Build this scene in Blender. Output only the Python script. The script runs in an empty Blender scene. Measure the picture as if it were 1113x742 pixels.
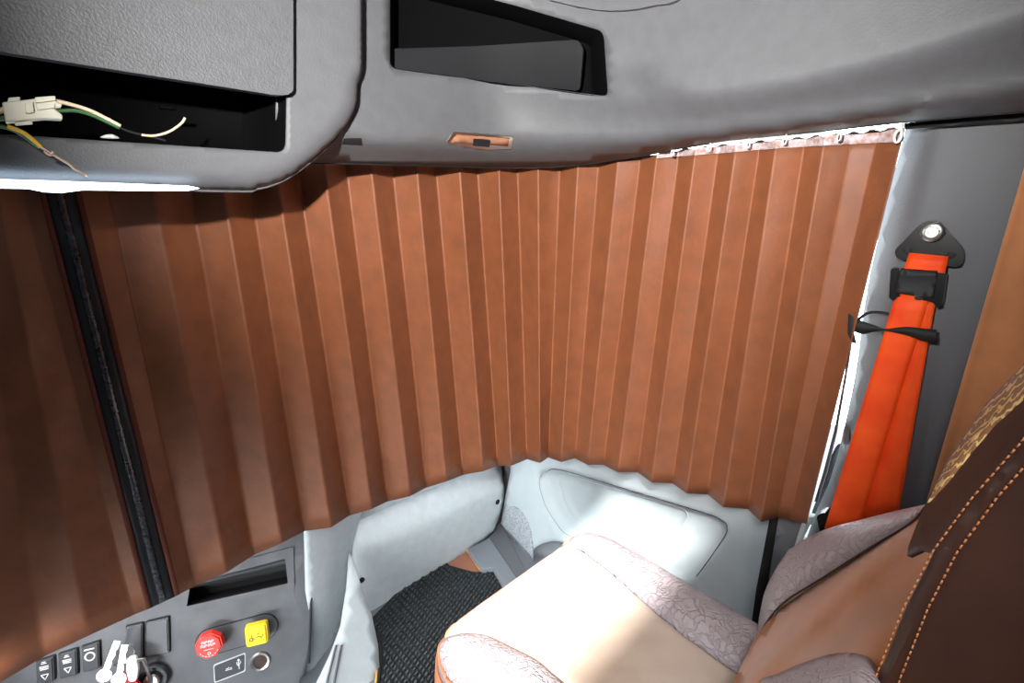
import bpy, bmesh, math, random
from mathutils import Vector, Matrix
from mathutils.geometry import delaunay_2d_cdt
random.seed(7)
sc = bpy.context.scene
COL = sc.collection
PI = math.pi
# ---------------------------------------------------------------- camera
W, H, FPX = 1113, 742, 540.0
PITCH, AZ = math.radians(17.0), math.radians(43.5)
CAM = Vector((0, 0, 1.5))
fh = Vector((math.sin(AZ), math.cos(AZ), 0)); rt = Vector((math.cos(AZ), -math.sin(AZ), 0))
fwd = fh*math.cos(PITCH) - Vector((0, 0, math.sin(PITCH))); up = fh*math.sin(PITCH) + Vector((0, 0, math.cos(PITCH)))
cd = bpy.data.cameras.new('camera'); co = bpy.data.objects.new('camera', cd); COL.objects.link(co)
cd.sensor_width = 36; cd.lens = FPX/W*36; cd.clip_start = .02
m3 = Matrix((rt, up, -fwd)).transposed()
co.matrix_world = Matrix.Translation(CAM) @ m3.to_4x4()
sc.camera = co

def ray(x, y): return fwd*FPX + rt*(x-556.5) - up*(y-371)
def on_plane(x, y, p0, n):
    d = ray(x, y); return CAM + d*((p0-CAM).dot(n)/d.dot(n))
def onX(x, y, X): return on_plane(x, y, Vector((X, 0, 0)), Vector((1, 0, 0)))
def onY(x, y, Y): return on_plane(x, y, Vector((0, Y, 0)), Vector((0, 1, 0)))
def onZ(x, y, Z): return on_plane(x, y, Vector((0, 0, Z)), Vector((0, 0, 1)))
def sel(x, y, a, b, n=5, k=0.0):
    """point of the cab's rounded-corner inner lining (superellipse in plan) seen in direction x, y"""
    d = ray(x, y); d = d/d.length
    lo, hi = .05, 6.0
    for _ in range(40):
        t = (lo+hi)/2; p = CAM+d*t
        kk = k*(1.55-p.z)
        f = (max(p.x, 0)/(a+kk))**n + (max(p.y, 0)/(b+kk))**n
        if f > 1: hi = t
        else: lo = t
    return CAM+d*lo

def lerp(a, b, t): return a+(b-a)*t
def interp(tab, x):
    if x <= tab[0][0]:
        (x0, y0), (x1, y1) = tab[0], tab[1]
        return y0+(y1-y0)*(x-x0)/(x1-x0)
    for (x0, y0), (x1, y1) in zip(tab, tab[1:]):
        if x <= x1: return y0+(y1-y0)*(x-x0)/(x1-x0)
    (x0, y0), (x1, y1) = tab[-2], tab[-1]
    return y0+(y1-y0)*(x-x0)/(x1-x0)
def sstep(a, b, x):
    t = min(1, max(0, (x-a)/(b-a))); return t*t*(3-2*t)
def inside(poly, x, y):
    c = False; j = len(poly)-1
    for i in range(len(poly)):
        xi, yi = poly[i]; xj, yj = poly[j]
        if (yi > y) != (yj > y) and x < (xj-xi)*(y-yi)/(yj-yi)+xi: c = not c
        j = i
    return c
def sdf(poly, x, y):
    m = 1e9
    for i in range(len(poly)):
        x0, y0 = poly[i]; x1, y1 = poly[(i+1) % len(poly)]
        dx, dy = x1-x0, y1-y0
        t = max(0, min(1, ((x-x0)*dx+(y-y0)*dy)/(dx*dx+dy*dy+1e-9)))
        m = min(m, math.hypot(x-x0-dx*t, y-y0-dy*t))
    return -m if inside(poly, x, y) else m
def round_poly(poly, r, n=5):
    out = []
    N = len(poly)
    for i in range(N):
        p0 = Vector(poly[i-1]); p = Vector(poly[i]); p1 = Vector(poly[(i+1) % N])
        a = p0-p; b = p1-p
        ra = min(r, a.length*.45, b.length*.45)
        A = p+a.normalized()*ra; B = p+b.normalized()*ra
        for k in range(n+1):
            t = k/n
            q = A*(1-t)**2 + p*2*t*(1-t) + B*t*t
            out.append((q.x, q.y))
    return out
def smooth_poly(pts, n=6, closed=True):
    """catmull-rom through the points"""
    out = []; N = len(pts); rng = range(N) if closed else range(N-1)
    for i in rng:
        g = (lambda k: Vector(pts[k % N])) if closed else (lambda k: Vector(pts[max(0, min(N-1, k))]))
        p0, p1, p2, p3 = g(i-1), g(i), g(i+1), g(i+2)
        for k in range(n):
            t = k/n
            out.append(.5*((2*p1)+(p2-p0)*t+(2*p0-5*p1+4*p2-p3)*t*t+(3*p1-p0-3*p2+p3)*t**3))
    if not closed: out.append(Vector(pts[-1]))
    return [tuple(v) for v in out]

# ---------------------------------------------------------------- materials
def lin(c):
    return tuple((v/255/12.92 if v/255 <= .04045 else ((v/255+.055)/1.055)**2.4) for v in c)+(1,)
def mat(name, rgb, rough=.5, bump=0, scale=200, spec=.5, metal=0, var=0, vscale=8, rgb2=None, emit=None, es=1, detail=2, trans=0, alpha=1, sheen=0, bdist=.001):
    m = bpy.data.materials.new(name); m.use_nodes = True
    nt = m.node_tree; b = nt.nodes['Principled BSDF']
    b.inputs['Base Color'].default_value = lin(rgb); b.inputs['Roughness'].default_value = rough
    b.inputs['Metallic'].default_value = metal; b.inputs['Specular IOR Level'].default_value = spec
    b.inputs['Transmission Weight'].default_value = trans; b.inputs['Alpha'].default_value = alpha
    if sheen: b.inputs['Sheen Weight'].default_value = sheen
    tc = nt.nodes.new('ShaderNodeTexCoord')
    if var:
        n = nt.nodes.new('ShaderNodeTexNoise'); n.inputs['Scale'].default_value = vscale; n.inputs['Detail'].default_value = 5
        nt.links.new(tc.outputs['Object'], n.inputs['Vector'])
        r = nt.nodes.new('ShaderNodeMapRange'); r.inputs['From Min'].default_value = .3; r.inputs['From Max'].default_value = .7
        r.inputs['To Min'].default_value = 0; r.inputs['To Max'].default_value = 1
        nt.links.new(n.outputs['Fac'], r.inputs['Value'])
        mx = nt.nodes.new('ShaderNodeMix'); mx.data_type = 'RGBA'
        c2 = rgb2 or tuple(v*(1-var) for v in rgb)
        mx.inputs['A'].default_value = lin(rgb); mx.inputs['B'].default_value = lin(c2)
        nt.links.new(r.outputs['Result'], mx.inputs['Factor']); nt.links.new(mx.outputs['Result'], b.inputs['Base Color'])
    if bump:
        n = nt.nodes.new('ShaderNodeTexNoise'); n.inputs['Scale'].default_value = scale; n.inputs['Detail'].default_value = detail
        nt.links.new(tc.outputs['Object'], n.inputs['Vector'])
        bp = nt.nodes.new('ShaderNodeBump'); bp.inputs['Strength'].default_value = bump; bp.inputs['Distance'].default_value = bdist
        nt.links.new(n.outputs['Fac'], bp.inputs['Height']); nt.links.new(bp.outputs['Normal'], b.inputs['Normal'])
    if emit:
        b.inputs['Emission Color'].default_value = lin(emit); b.inputs['Emission Strength'].default_value = es
    return m
M = {}
M['plastic'] = mat('grey_grained_plastic', (88, 89, 92), .55, .5, 420, .4, var=.06, vscale=40)
M['flap'] = mat('flap_plastic', (82, 83, 86), .5, .8, 330, .45, var=.08, vscale=60)
M['pillar'] = mat('pillar_plastic', (98, 100, 104), .55, .7, 400, .4)
M['light'] = mat('pale_grey_plastic', (186, 193, 196), .5, .5, 380, .4, var=.05, vscale=30)
M['door'] = mat('door_plastic', (172, 182, 185), .5, .5, 420, .4, var=.04, vscale=12)
M['grille'] = mat('grille_plastic', (150, 155, 160), .6, 1.0, 260, .4)
M['dark'] = mat('dark_plastic', (30, 30, 32), .6, .3, 200, .3)
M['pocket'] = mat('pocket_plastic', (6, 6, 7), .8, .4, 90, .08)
M['black'] = mat('black_gloss_plastic', (14, 14, 15), .25, 0, 1, .5)
M['rubber'] = mat('black_rubber', (18, 18, 19), .7)
M['dash'] = mat('dash_plastic', (92, 93, 97), .42, .5, 420, .5, var=.15, vscale=14)
M['dashdark'] = mat('dash_dark_plastic', (50, 51, 55), .45, .3, 300, .5)
M['suede'] = mat('brown_suede_curtain', (136, 77, 42), .6, .3, 60, .75, var=.12, vscale=22, detail=6, bdist=.003)
M['stitch'] = mat('tan_thread', (176, 108, 62), .7)
M['rearsuede'] = mat('rear_curtain_suede', (222, 150, 100), .8, .3, 60, .2, var=.12, vscale=12, sheen=.3)
M['zip'] = mat('zip_tape', (26, 27, 31), .5, .4, 300, .4)
M['zipedge'] = mat('zip_edge_fabric', (92, 40, 20), .8)
M['coil'] = mat('zip_coil_plastic', (74, 77, 84), .2, 1.0, 220, .8, var=.7, vscale=120)
M['tape'] = mat('sheer_heading_tape', (206, 202, 210), .6, .6, 300, .3, var=.3, vscale=90, rgb2=(158, 112, 92), detail=4)
M['white'] = mat('white_plastic', (232, 232, 226), .4)
M['cream'] = mat('cream_nylon', (222, 220, 200), .4, .2, 120)
M['led'] = mat('led_light', (255, 255, 255), .4, emit=(214, 236, 255), es=9)
M['orange'] = mat('orange_webbing', (255, 92, 26), .6, .35, 300, .3, var=.1, vscale=14, rgb2=(236, 66, 14))
M['orangedark'] = mat('orange_webbing_edge', (206, 40, 6), .7)
M['chrome'] = mat('steel', (205, 205, 200), .28, metal=1)
M['mat'] = mat('mat_rubber', (62, 66, 70), .35, 0, 1, .6)
M['floor'] = mat('floor_vinyl', (120, 124, 130), .55, .4, 120)
M['rust'] = mat('bare_floor', (168, 112, 88), .8, .3, 80)
M['cord'] = mat('orange_edge_binding', (226, 170, 70), .6)
M['leather'] = mat('grey_leather', (176, 164, 166), .5, 0, 1, .35)
M['leatherdark'] = mat('dark_brown_leather', (66, 37, 25), .56, .5, 30, .4, var=.2, vscale=9, detail=5, bdist=.003)
M['beige'] = mat('beige_seat_velour', (200, 182, 166), .85, .3, 150, .15, var=.12, vscale=5, rgb2=(178, 154, 134), sheen=.3)
M['seatsuede'] = mat('tan_seat_suede', (194, 124, 66), .85, .3, 160, .15, var=.15, vscale=6, sheen=.3)
M['piping'] = mat('orange_piping', (206, 132, 92), .6)
M['red'] = mat('red_knob_plastic', (232, 50, 36), .35)
M['yellow'] = mat('yellow_knob_plastic', (240, 206, 30), .35)
M['redkey'] = mat('red_key_fob', (215, 24, 24), .3)
M['greenw'] = mat('green_wire', (52, 98, 52), .45)
M['yelloww'] = mat('yellow_wire', (222, 178, 40), .45)
M['whitew'] = mat('white_wire', (226, 206, 178), .45)
M['copper'] = mat('bare_wire', (190, 160, 140), .35, metal=.6)
M['lampglass'] = mat('brown_lens', (150, 105, 80), .15, spec=.8)
M['shell'] = mat('cab_lining', (84, 84, 86), .8)
M['glass'] = mat('window_glass', (235, 245, 248), .02, trans=1)
M['mark'] = mat('white_marking', (232, 232, 232), .5)
M['markdark'] = mat('dark_marking', (60, 45, 20), .5)

def leather_wrinkles(m, sc_=28, st=.8):
    nt = m.node_tree; b = nt.nodes['Principled BSDF']
    tc = nt.nodes.new('ShaderNodeTexCoord')
    ns = nt.nodes.new('ShaderNodeTexNoise'); ns.inputs['Scale'].default_value = 14; ns.inputs['Detail'].default_value = 4
    nt.links.new(tc.outputs['Object'], ns.inputs['Vector'])
    va = nt.nodes.new('ShaderNodeVectorMath'); va.operation = 'MULTIPLY_ADD'
    va.inputs[1].default_value = (.12, .12, .12)
    nt.links.new(ns.outputs['Color'], va.inputs[0]); nt.links.new(tc.outputs['Object'], va.inputs[2])
    v = nt.nodes.new('ShaderNodeTexVoronoi'); v.feature = 'DISTANCE_TO_EDGE'; v.inputs['Scale'].default_value = sc_
    nt.links.new(va.outputs[0], v.inputs['Vector'])
    r = nt.nodes.new('ShaderNodeMapRange'); r.inputs['From Max'].default_value = .12
    nt.links.new(v.outputs['Distance'], r.inputs['Value'])
    bp = nt.nodes.new('ShaderNodeBump'); bp.inputs['Strength'].default_value = st; bp.inputs['Distance'].default_value = .004
    nt.links.new(r.outputs['Result'], bp.inputs['Height']); nt.links.new(bp.outputs['Normal'], b.inputs['Normal'])
leather_wrinkles(M['leather'], 42, .7)
# embroidered black and gold cloth
def pattern_mat():
    m = mat('embroidered_cloth', (40, 28, 20), .7)
    nt = m.node_tree; b = nt.nodes['Principled BSDF']
    tc = nt.nodes.new('ShaderNodeTexCoord')
    w = nt.nodes.new('ShaderNodeTexWave'); w.inputs['Scale'].default_value = 38; w.inputs['Distortion'].default_value = 7
    w.inputs['Detail'].default_value = 2; w.inputs['Detail Scale'].default_value = 2.5; w.bands_direction = 'DIAGONAL'
    nt.links.new(tc.outputs['Object'], w.inputs['Vector'])
    cr = nt.nodes.new('ShaderNodeValToRGB')
    cr.color_ramp.elements[0].position = .35; cr.color_ramp.elements[0].color = lin((150, 100, 62))
    cr.color_ramp.elements[1].position = .85; cr.color_ramp.elements[1].color = lin((232, 190, 120))
    e = cr.color_ramp.elements.new(.5); e.color = lin((60, 38, 26))
    e = cr.color_ramp.elements.new(.64); e.color = lin((186, 130, 80))
    nt.links.new(w.outputs['Fac'], cr.inputs['Fac']); nt.links.new(cr.outputs['Color'], b.inputs['Base Color'])
    return m
M['pattern'] = pattern_mat()
def grille_mat(m):
    nt = m.node_tree; b = nt.nodes['Principled BSDF']
    tc = nt.nodes.new('ShaderNodeTexCoord')
    v = nt.nodes.new('ShaderNodeTexVoronoi'); v.inputs['Scale'].default_value = 130; v.inputs['Randomness'].default_value = .7
    nt.links.new(tc.outputs['Object'], v.inputs['Vector'])
    cr = nt.nodes.new('ShaderNodeValToRGB')
    cr.color_ramp.elements[0].position = .25; cr.color_ramp.elements[0].color = lin((120, 124, 130))
    cr.color_ramp.elements[1].position = .5; cr.color_ramp.elements[1].color = lin((160, 166, 172))
    nt.links.new(v.outputs['Distance'], cr.inputs['Fac']); nt.links.new(cr.outputs['Color'], b.inputs['Base Color'])
grille_mat(M['grille'])

# ---------------------------------------------------------------- object helpers
def link(name, me, m, parent=None, smooth=True):
    o = bpy.data.objects.new(name, me); COL.objects.link(o)
    if m: me.materials.append(m)
    if smooth:
        for p in me.polygons: p.use_smooth = True
    if parent: 
        o.parent = parent
        o.matrix_parent_inverse = Matrix.Translation(-parent.location)
    return o
def thing(name, label, cat, loc=(0, 0, 0), group=None):
    o = bpy.data.objects.new(name, None); COL.objects.link(o); o.location = loc; o.empty_display_size = .05
    o['label'] = label; o['category'] = cat
    if group: o['group'] = group
    return o
def tag(o, label, cat, group=None):
    o['label'] = label; o['category'] = cat
    if group: o['group'] = group
    return o
def from_bm(name, bm, m, parent=None, smooth=True):
    me = bpy.data.meshes.new(name); bm.to_mesh(me); bm.free()
    return link(name, me, m, parent, smooth)
def sharp(o, ang=35):
    me = o.data
    me.set_sharp_from_angle(angle=math.radians(ang))
def face_cam(bm):
    for f in bm.faces:
        f.normal_update()
        if f.normal.dot(CAM-f.calc_center_median()) < 0: f.normal_flip()
def pxsurf(name, outline, fn, m, parent=None, holes=(), step=0, thick=.004, bevel=0, ang=40, relief=None):
    """surface over an outline; fn gives each outline/interior point its place in the cab; real thickness away from the viewer"""
    pts = []; edges = []
    def loop(poly):
        s = len(pts)
        P = []
        for i in range(len(poly)):
            a = poly[i]; b = poly[(i+1) % len(poly)]
            n = max(1, int(math.hypot(b[0]-a[0], b[1]-a[1])/step)) if step else 1
            for k in range(n): P.append((lerp(a[0], b[0], k/n), lerp(a[1], b[1], k/n)))
        pts.extend(P)
        for i in range(len(P)): edges.append((s+i, s+(i+1) % len(P)))
    loop(outline)
    for h in holes: loop(h)
    if step:
        xs = [p[0] for p in outline]; ys = [p[1] for p in outline]
        y = min(ys)+step*.5; r = 0
        while y < max(ys):
            x = min(xs)+step*(.5 if r % 2 else .1)
            while x < max(xs):
                if sdf(outline, x, y) < -step*.45 and all(sdf(h, x, y) > step*.45 for h in holes): pts.append((x, y))
                x += step
            y += step; r += 1
    v, e, f, *_ = delaunay_2d_cdt([Vector(p) for p in pts], edges, [], 0, 1e-4)
    bm = bmesh.new()
    bv = []
    for p in v:
        q = fn(p.x, p.y)
        if relief: q = q+relief(p.x, p.y)
        bv.append(bm.verts.new(q))
    for t in f:
        cx = sum(v[i].x for i in t)/len(t); cy = sum(v[i].y for i in t)/len(t)
        if not inside(outline, cx, cy) or any(inside(h, cx, cy) for h in holes): continue
        try: bm.faces.new([bv[i] for i in t])
        except ValueError: pass
    for x in [x for x in bm.verts if not x.link_faces]: bm.verts.remove(x)
    # consistent orientation: decided by the summed direction, not face by face
    bmesh.ops.recalc_face_normals(bm, faces=bm.faces)
    s = 0
    for fc in bm.faces:
        fc.normal_update(); s += fc.normal.dot((CAM-fc.calc_center_median()).normalized())*fc.calc_area()
    if s < 0: bmesh.ops.reverse_faces(bm, faces=bm.faces)
    o = from_bm(name, bm, m, parent)
    if thick:
        md = o.modifiers.new('thickness', 'SOLIDIFY'); md.thickness = thick; md.offset = -1
    if bevel:
        md = o.modifiers.new('soft_edge', 'BEVEL'); md.width = bevel; md.segments = 3; md.limit_method = 'ANGLE'; md.angle_limit = math.radians(50)
        md.use_clamp_overlap = True
    if not step:
        o.modifiers.new('even_normals', 'WEIGHTED_NORMAL')
    sharp(o, ang)
    return o
def tube(name, pts, r, m, parent=None, n=8, bm_only=None, flat=1):
    bm = bm_only or bmesh.new(); rings = []
    P = [Vector(p) for p in pts]
    prev = None
    for i, p in enumerate(P):
        t = (P[min(i+1, len(P)-1)]-P[max(i-1, 0)]).normalized()
        a = prev or (Vector((0, 0, 1)) if abs(t.z) < .9 else Vector((1, 0, 0)))
        u = (a-t*a.dot(t)).normalized(); w = t.cross(u); prev = u
        rr = r(i/(len(P)-1)) if callable(r) else r
        rings.append([bm.verts.new(p+u*math.cos(2*PI*k/n)*rr+w*math.sin(2*PI*k/n)*rr*flat) for k in range(n)])
    for A, B in zip(rings, rings[1:]):
        for k in range(n): bm.faces.new((A[k], A[(k+1) % n], B[(k+1) % n], B[k]))
    bm.faces.new(rings[0][::-1]); bm.faces.new(rings[-1])
    if bm_only: return bm
    bmesh.ops.recalc_face_normals(bm, faces=bm.faces)
    return from_bm(name, bm, m, parent)
def grid_obj(name, rows, m, parent=None, thick=0, offset=-1, close=False, ang=None):
    bm = bmesh.new(); vs = [[bm.verts.new(p) for p in r] for r in rows]
    for A, B in zip(vs, vs[1:]):
        n = len(A)
        for i in range(n if close else n-1):
            bm.faces.new((A[i], A[(i+1) % n], B[(i+1) % n], B[i]))
    bmesh.ops.recalc_face_normals(bm, faces=bm.faces)
    s = sum(f.normal.dot((CAM-f.calc_center_median()).normalized())*f.calc_area() for f in bm.faces)
    if s < 0: bmesh.ops.reverse_faces(bm, faces=bm.faces)
    o = from_bm(name, bm, m, parent)
    if thick:
        md = o.modifiers.new('thickness', 'SOLIDIFY'); md.thickness = thick; md.offset = offset
    if ang: sharp(o, ang)
    return o
def box(name, lo, hi, m, parent=None, bevel=0):
    bm = bmesh.new(); bmesh.ops.create_cube(bm, size=1)
    for v in bm.verts: v.co = Vector([lerp(lo[i], hi[i], v.co[i]+.5) for i in range(3)])
    if bevel: bmesh.ops.bevel(bm, geom=bm.edges[:], offset=bevel, segments=3, affect='EDGES')
    o = from_bm(name, bm, m, parent); sharp(o, 40); return o
def frame_prism(name, poly, O, U, V, N, d0, d1, m, parent=None, bevel=0, taper=1):
    """polygon in the (U,V) frame at O, extruded along N from d0 to d1"""
    bm = bmesh.new(); n = len(poly)
    cx = sum(p[0] for p in poly)/n; cy = sum(p[1] for p in poly)/n
    A = [bm.verts.new(O+U*p[0]+V*p[1]+N*d0) for p in poly]
    B = [bm.verts.new(O+U*(cx+(p[0]-cx)*taper)+V*(cy+(p[1]-cy)*taper)+N*d1) for p in poly]
    bm.faces.new(A[::-1]); top = bm.faces.new(B)
    for i in range(n): bm.faces.new((A[i], A[(i+1) % n], B[(i+1) % n], B[i]))
    bmesh.ops.recalc_face_normals(bm, faces=bm.faces)
    if bevel: bmesh.ops.bevel(bm, geom=list(top.edges), offset=bevel, segments=3, affect='EDGES')
    o = from_bm(name, bm, m, parent); sharp(o, 35); return o
def ring_lathe(name, prof, O, U, V, N, m, parent=None, n=32):
    rows = [[O+U*r*math.cos(2*PI*k/n)+V*r*math.sin(2*PI*k/n)+N*d for k in range(n)] for r, d in prof]
    bm = bmesh.new(); vs = [[bm.verts.new(p) for p in r] for r in rows]
    for A, B in zip(vs, vs[1:]):
        for i in range(n): bm.faces.new((A[i], A[(i+1) % n], B[(i+1) % n], B[i]))
    if prof[0][0] > 1e-4: bm.faces.new(vs[0][::-1])
    if prof[-1][0] > 1e-4: bm.faces.new(vs[-1])
    bmesh.ops.recalc_face_normals(bm, faces=bm.faces)
    o = from_bm(name, bm, m, parent); sharp(o, 35); return o
def struct(o): o['kind'] = 'structure'; return o

# ---------------------------------------------------------------- cab shell
struct(box('floor', (-1.15, -1.2, -.04), (1.36, 1.75, 0), M['floor']))
# unseen roof lining; its opening is added to let sun onto seat and door
bm = bmesh.new()
hx0, hx1, hy0, hy1 = -.85, .02, -.36, .0
def slab(x0, y0, x1, y1, z0=2.1, z1=2.14):
    r = bmesh.ops.create_cube(bm, size=1)
    for v in r['verts']: v.co = Vector((lerp(x0, x1, v.co.x+.5), lerp(y0, y1, v.co.y+.5), lerp(z0, z1, v.co.z+.5)))
slab(-1.15, -1.2, hx0, 1.75); slab(hx1, -1.2, 1.36, 1.75); slab(hx0, -1.2, hx1, hy0); slab(hx0, hy1, hx1, 1.75)
struct(from_bm('ceiling', bm, M['shell'], smooth=False))
struct(box('wall_back', (-1.15, -1.24, 0), (1.36, -1.2, 2.1), M['shell']))
struct(box('wall_left', (-1.19, -1.2, 0), (-1.15, 1.75, 2.1), M['shell']))
# front wall below the windscreen and header above it
bm = bmesh.new(); slab(-1.15, 1.75, 1.36, 1.79, 0, .62); slab(-1.15, 1.75, 1.36, 1.79, 1.85, 2.14)
slab(-1.15, 1.75, -1.05, 1.79, .62, 1.85); slab(1.24, 1.75, 1.36, 1.79, .62, 1.85)
struct(from_bm('wall_front', bm, M['shell'], smooth=False))
struct(box('window_1', (-1.05, 1.765, .62), (1.24, 1.772, 1.85), M['glass']))
# passenger side wall: behind the door, above the door
bm = bmesh.new(); slab(1.36, -1.2, 1.40, .02, 0, 2.14); slab(1.36, .02, 1.40, 1.75, 1.86, 2.14); slab(1.36, 1.5, 1.40, 1.75, 0, 1.86)
struct(from_bm('wall_right', bm, M['shell'], smooth=False))

# ---------------------------------------------------------------- windscreen and side curtain
HEM = [(-90, 790), (0, 742), (50, 712), (145, 668), (178, 655), (211, 637), (250, 620), (276, 603), (306, 590), (331, 577), (360, 573), (380, 560), (404, 553), (421, 545), (446, 539),
       (463, 530), (485, 523), (503, 516), (525, 512), (541, 506), (556, 506), (573, 499), (587, 503), (596, 497), (610, 502), (625, 498), (639, 505), (656, 505), (672, 513),
       (693, 513), (708, 524), (731, 525), (746, 536), (769, 537), (786, 551), (813, 553), (827, 567), (846, 562), (876, 569), (900, 572)]
# (x at reference row, reference row, x at hem, fold in(+1)/out(-1) )
PL_LEFT = [(-110, 230, 10-60, -1), (-70, 230, -10, .6), (-28, 260, 48, -.9), (2, 230, 96, .5), (29, 230, 146, -.7), (52, 230, 163, .15)]
PL = [(89, 230, 192, .15), (123, 230, 211, -.9), (172, 232, 246, .6), (212, 236, 276, -1), (248, 236, 306, 1), (277, 236, 331, -1), (308, 236, 360, 1), (331, 236, 380, -1), (360, 236, 404, 1),
      (383, 236, 421, -1), (410, 236, 446, 1), (432, 236, 463, -1), (455, 200, 485, 1), (475, 200, 503, -1), (501, 200, 525, 1), (520, 200, 541, -1), (543, 200, 556, 1), (563, 200, 573, -1),
      (585, 200, 587, 1), (608, 200, 596, -1), (627, 200, 610, 1), (649, 200, 625, -1), (669, 200, 639, 1), (693, 200, 656, -1), (710, 200, 672, 1), (734, 200, 693, -1), (751, 200, 708, 1),
      (776, 200, 731, -1), (794, 200, 746, 1), (820, 200, 769, -1), (837, 200, 786, 1), (868, 200, 813, -1), (888, 200, 827, 1), (917, 200, 846, -.75), (942, 200, 858, -1), (968, 200, 876, .9)]
TOPY = [(-120, 168), (330, 168), (560, 170), (640, 168), (690, 170), (740, 166), (790, 162), (850, 157), (920, 153), (981, 150)]   # lower edge of the heading tape
def cpoint(e0, e1, f, row, extra=0.0):
    """point on a curtain face between fold lines e0 and e1 (fraction f), row 0 = top .. 1 = hem"""
    def lin_(e):
        xt, yr, xb, s = e; yb = interp(HEM, xb)
        # find top point along the line where y = TOPY(x)
        y = 168
        for _ in range(6):
            x = xt+(xb-xt)*(y-yr)/(yb-yr); y = interp(TOPY, x)
        return (xt+(xb-xt)*(y-yr)/(yb-yr), y), (xb, yb), s
    A, B = lin_(e0), lin_(e1)
    s = lerp(A[2], B[2], f)
    T = (lerp(A[0][0], B[0][0], f), lerp(A[0][1], B[0][1], f)); Bo = (lerp(A[1][0], B[1][0], f), lerp(A[1][1], B[1][1], f))
    x = lerp(T[0], Bo[0], row); y = lerp(T[1], Bo[1], row)
    amp = .027 if x > 300 else lerp(.008, .027, max(0, x)/300)
    amp -= .010*sstep(540, 650, x)
    d = s*amp*(1+.12*row)
    wob = .0016*math.sin(x*.11+y*.023)+.0012*math.sin(y*.045+x*.05)
    return sel(x, y, 1.165-d+wob-extra, 1.235-d+wob-extra, 5, .075)
FR = [0, .07, .2, .4, .6, .8, .93]
def curtain_rows(lines, r0=0.0, r1=1.0, nr=28, extra=0.0, i0=0):
    rows = []
    for k in range(nr+1):
        row = lerp(r0, r1, k/nr); R = []
        for e0, e1 in zip(lines[i0:], lines[i0+1:]):
            for f in FR: R.append(cpoint(e0, e1, f, row, extra))
        R.append(cpoint(lines[-2], lines[-1], 1, row, extra)); rows.append(R)
    return rows
cr = thing('curtain', 'pleated brown suede curtain right of the zip, wrapping over windscreen corner and passenger window', 'curtain', (.9, 1.2, .5))
grid_obj('pleated_fabric', curtain_rows(PL), M['suede'], cr, .0018)
cl = thing('curtain', 'brown suede curtain left of the black zip at the left edge', 'curtain', (-.1, 1.25, .5))
grid_obj('pleated_fabric', curtain_rows(PL_LEFT), M['suede'], cl, .0018)
# zip: tape, coil and dark edge bindings belong to the right-hand curtain
def band(name, xa, xb, m, ex, par, thick=.0012, n=4, nr=40, bulge=0):
    rows = []
    for k in range(nr+1):
        r = k/nr; R = []
        for i in range(n+1):
            f = lerp(xa, xb, i/n)
            q = cpoint((52, 230, 163, .15), (89, 230, 192, .15), f, r, ex+bulge*math.sin(PI*i/n))
            R.append(q)
        rows.append(R)
    return grid_obj(name, rows, m, par, thick)
zp = band('zip_tape', .02, .98, M['zip'], .003, cr)
band('zip_coil', .36, .62, M['coil'], .0045, zp, .003, bulge=.003)
band('zip_binding', -.12, .07, M['zipedge'], .0045, zp, .002, n=2); band('zip_binding', .93, 1.12, M['zipedge'], .0045, zp, .002, n=2)
# stitched crease lines on outward folds
for idx, e in enumerate(PL):
    if e[3] < 0 and e[0] > 560 or e[0] == 123:
        e0, e1 = (PL[idx-1], e)
        pts = [cpoint(e0, e1, .985, r/30, .0012) for r in range(31)]
        tube('stitch_line', pts, .0005, M['suede'] if e[0] == 123 else M['stitch'], cr, 5)
# heading tape
TT = [(680, 172), (730, 163.5), (780, 158), (850, 151), (920, 145), (978, 138)]
rows = []
i0 = next(i for i, e in enumerate(PL) if e[0] == 710)
for k in range(7):
    R = []
    for e0, e1 in zip(PL[i0:], PL[i0+1:]):
        for f in FR:
            p0 = cpoint(e0, e1, f, 0); R.append((e0, e1, f))
    R.append((PL[-2], PL[-1], 1)); row = []
    for e0, e1, f in R:
        def top(e):
            xt, yr, xb, s = e; yb = interp(HEM, xb); y = 160
            for _ in range(6):
                x = xt+(xb-xt)*(y-yr)/(yb-yr); y = interp(TOPY, x)
            yt = interp(TT, x)
            return (x, y+4), (xt+(xb-xt)*(yt-yr)/(yb-yr), yt), s
        A, B = top(e0), top(e1)
        s = lerp(A[2], B[2], f)
        x = lerp(lerp(A[0][0], B[0][0], f), lerp(A[1][0], B[1][0], f), k/6)
        y = lerp(lerp(A[0][1], B[0][1], f), lerp(A[1][1], B[1][1], f), k/6)+1.2*math.sin(x*.31)*(k/6)
        row.append(sel(x, y, 1.160-s*.017, 1.230-s*.017, 5, .075))
    rows.append(row)
grid_obj('heading_tape', rows, M['tape'], cr, .0012)
# curtain rail
RAIL = [(300, 164), (560, 168), (640, 170), (690, 168), (730, 161), (780, 155), (850, 148.5), (920, 142), (983, 135.5)]
rp = [sel(x, interp(RAIL, x)+.5, 1.135, 1.205, 5) for x in [300+i*683/60 for i in range(61)]]
rail = tag(tube('curtain_rail', rp, 0.0026, M['white'], None, 8), 'thin white curtain rail under the overhead console above passenger window', 'curtain rail')
def hook(x, y, label, s=1.0):
    O = sel(x, y, 1.128, 1.2, 5); N = (CAM-O); N.z = 0; N.normalize(); U = Vector((0, 0, 1)).cross(N)
    V = Vector((0, 0, 1)); pts = []
    for k in range(13):
        a = PI*.5+k/12*PI*2*.8
        pts.append(O+U*.0038*s*math.cos(a)+V*(.008*s*math.sin(a)))
    pts += [O+V*(.016*s)+U*.001]
    o = tube('curtain_hook', pts, .0019*s, M['white'], None, 6)
    tag(o, label, 'curtain hook', 'white hooks carrying the side curtain')
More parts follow.
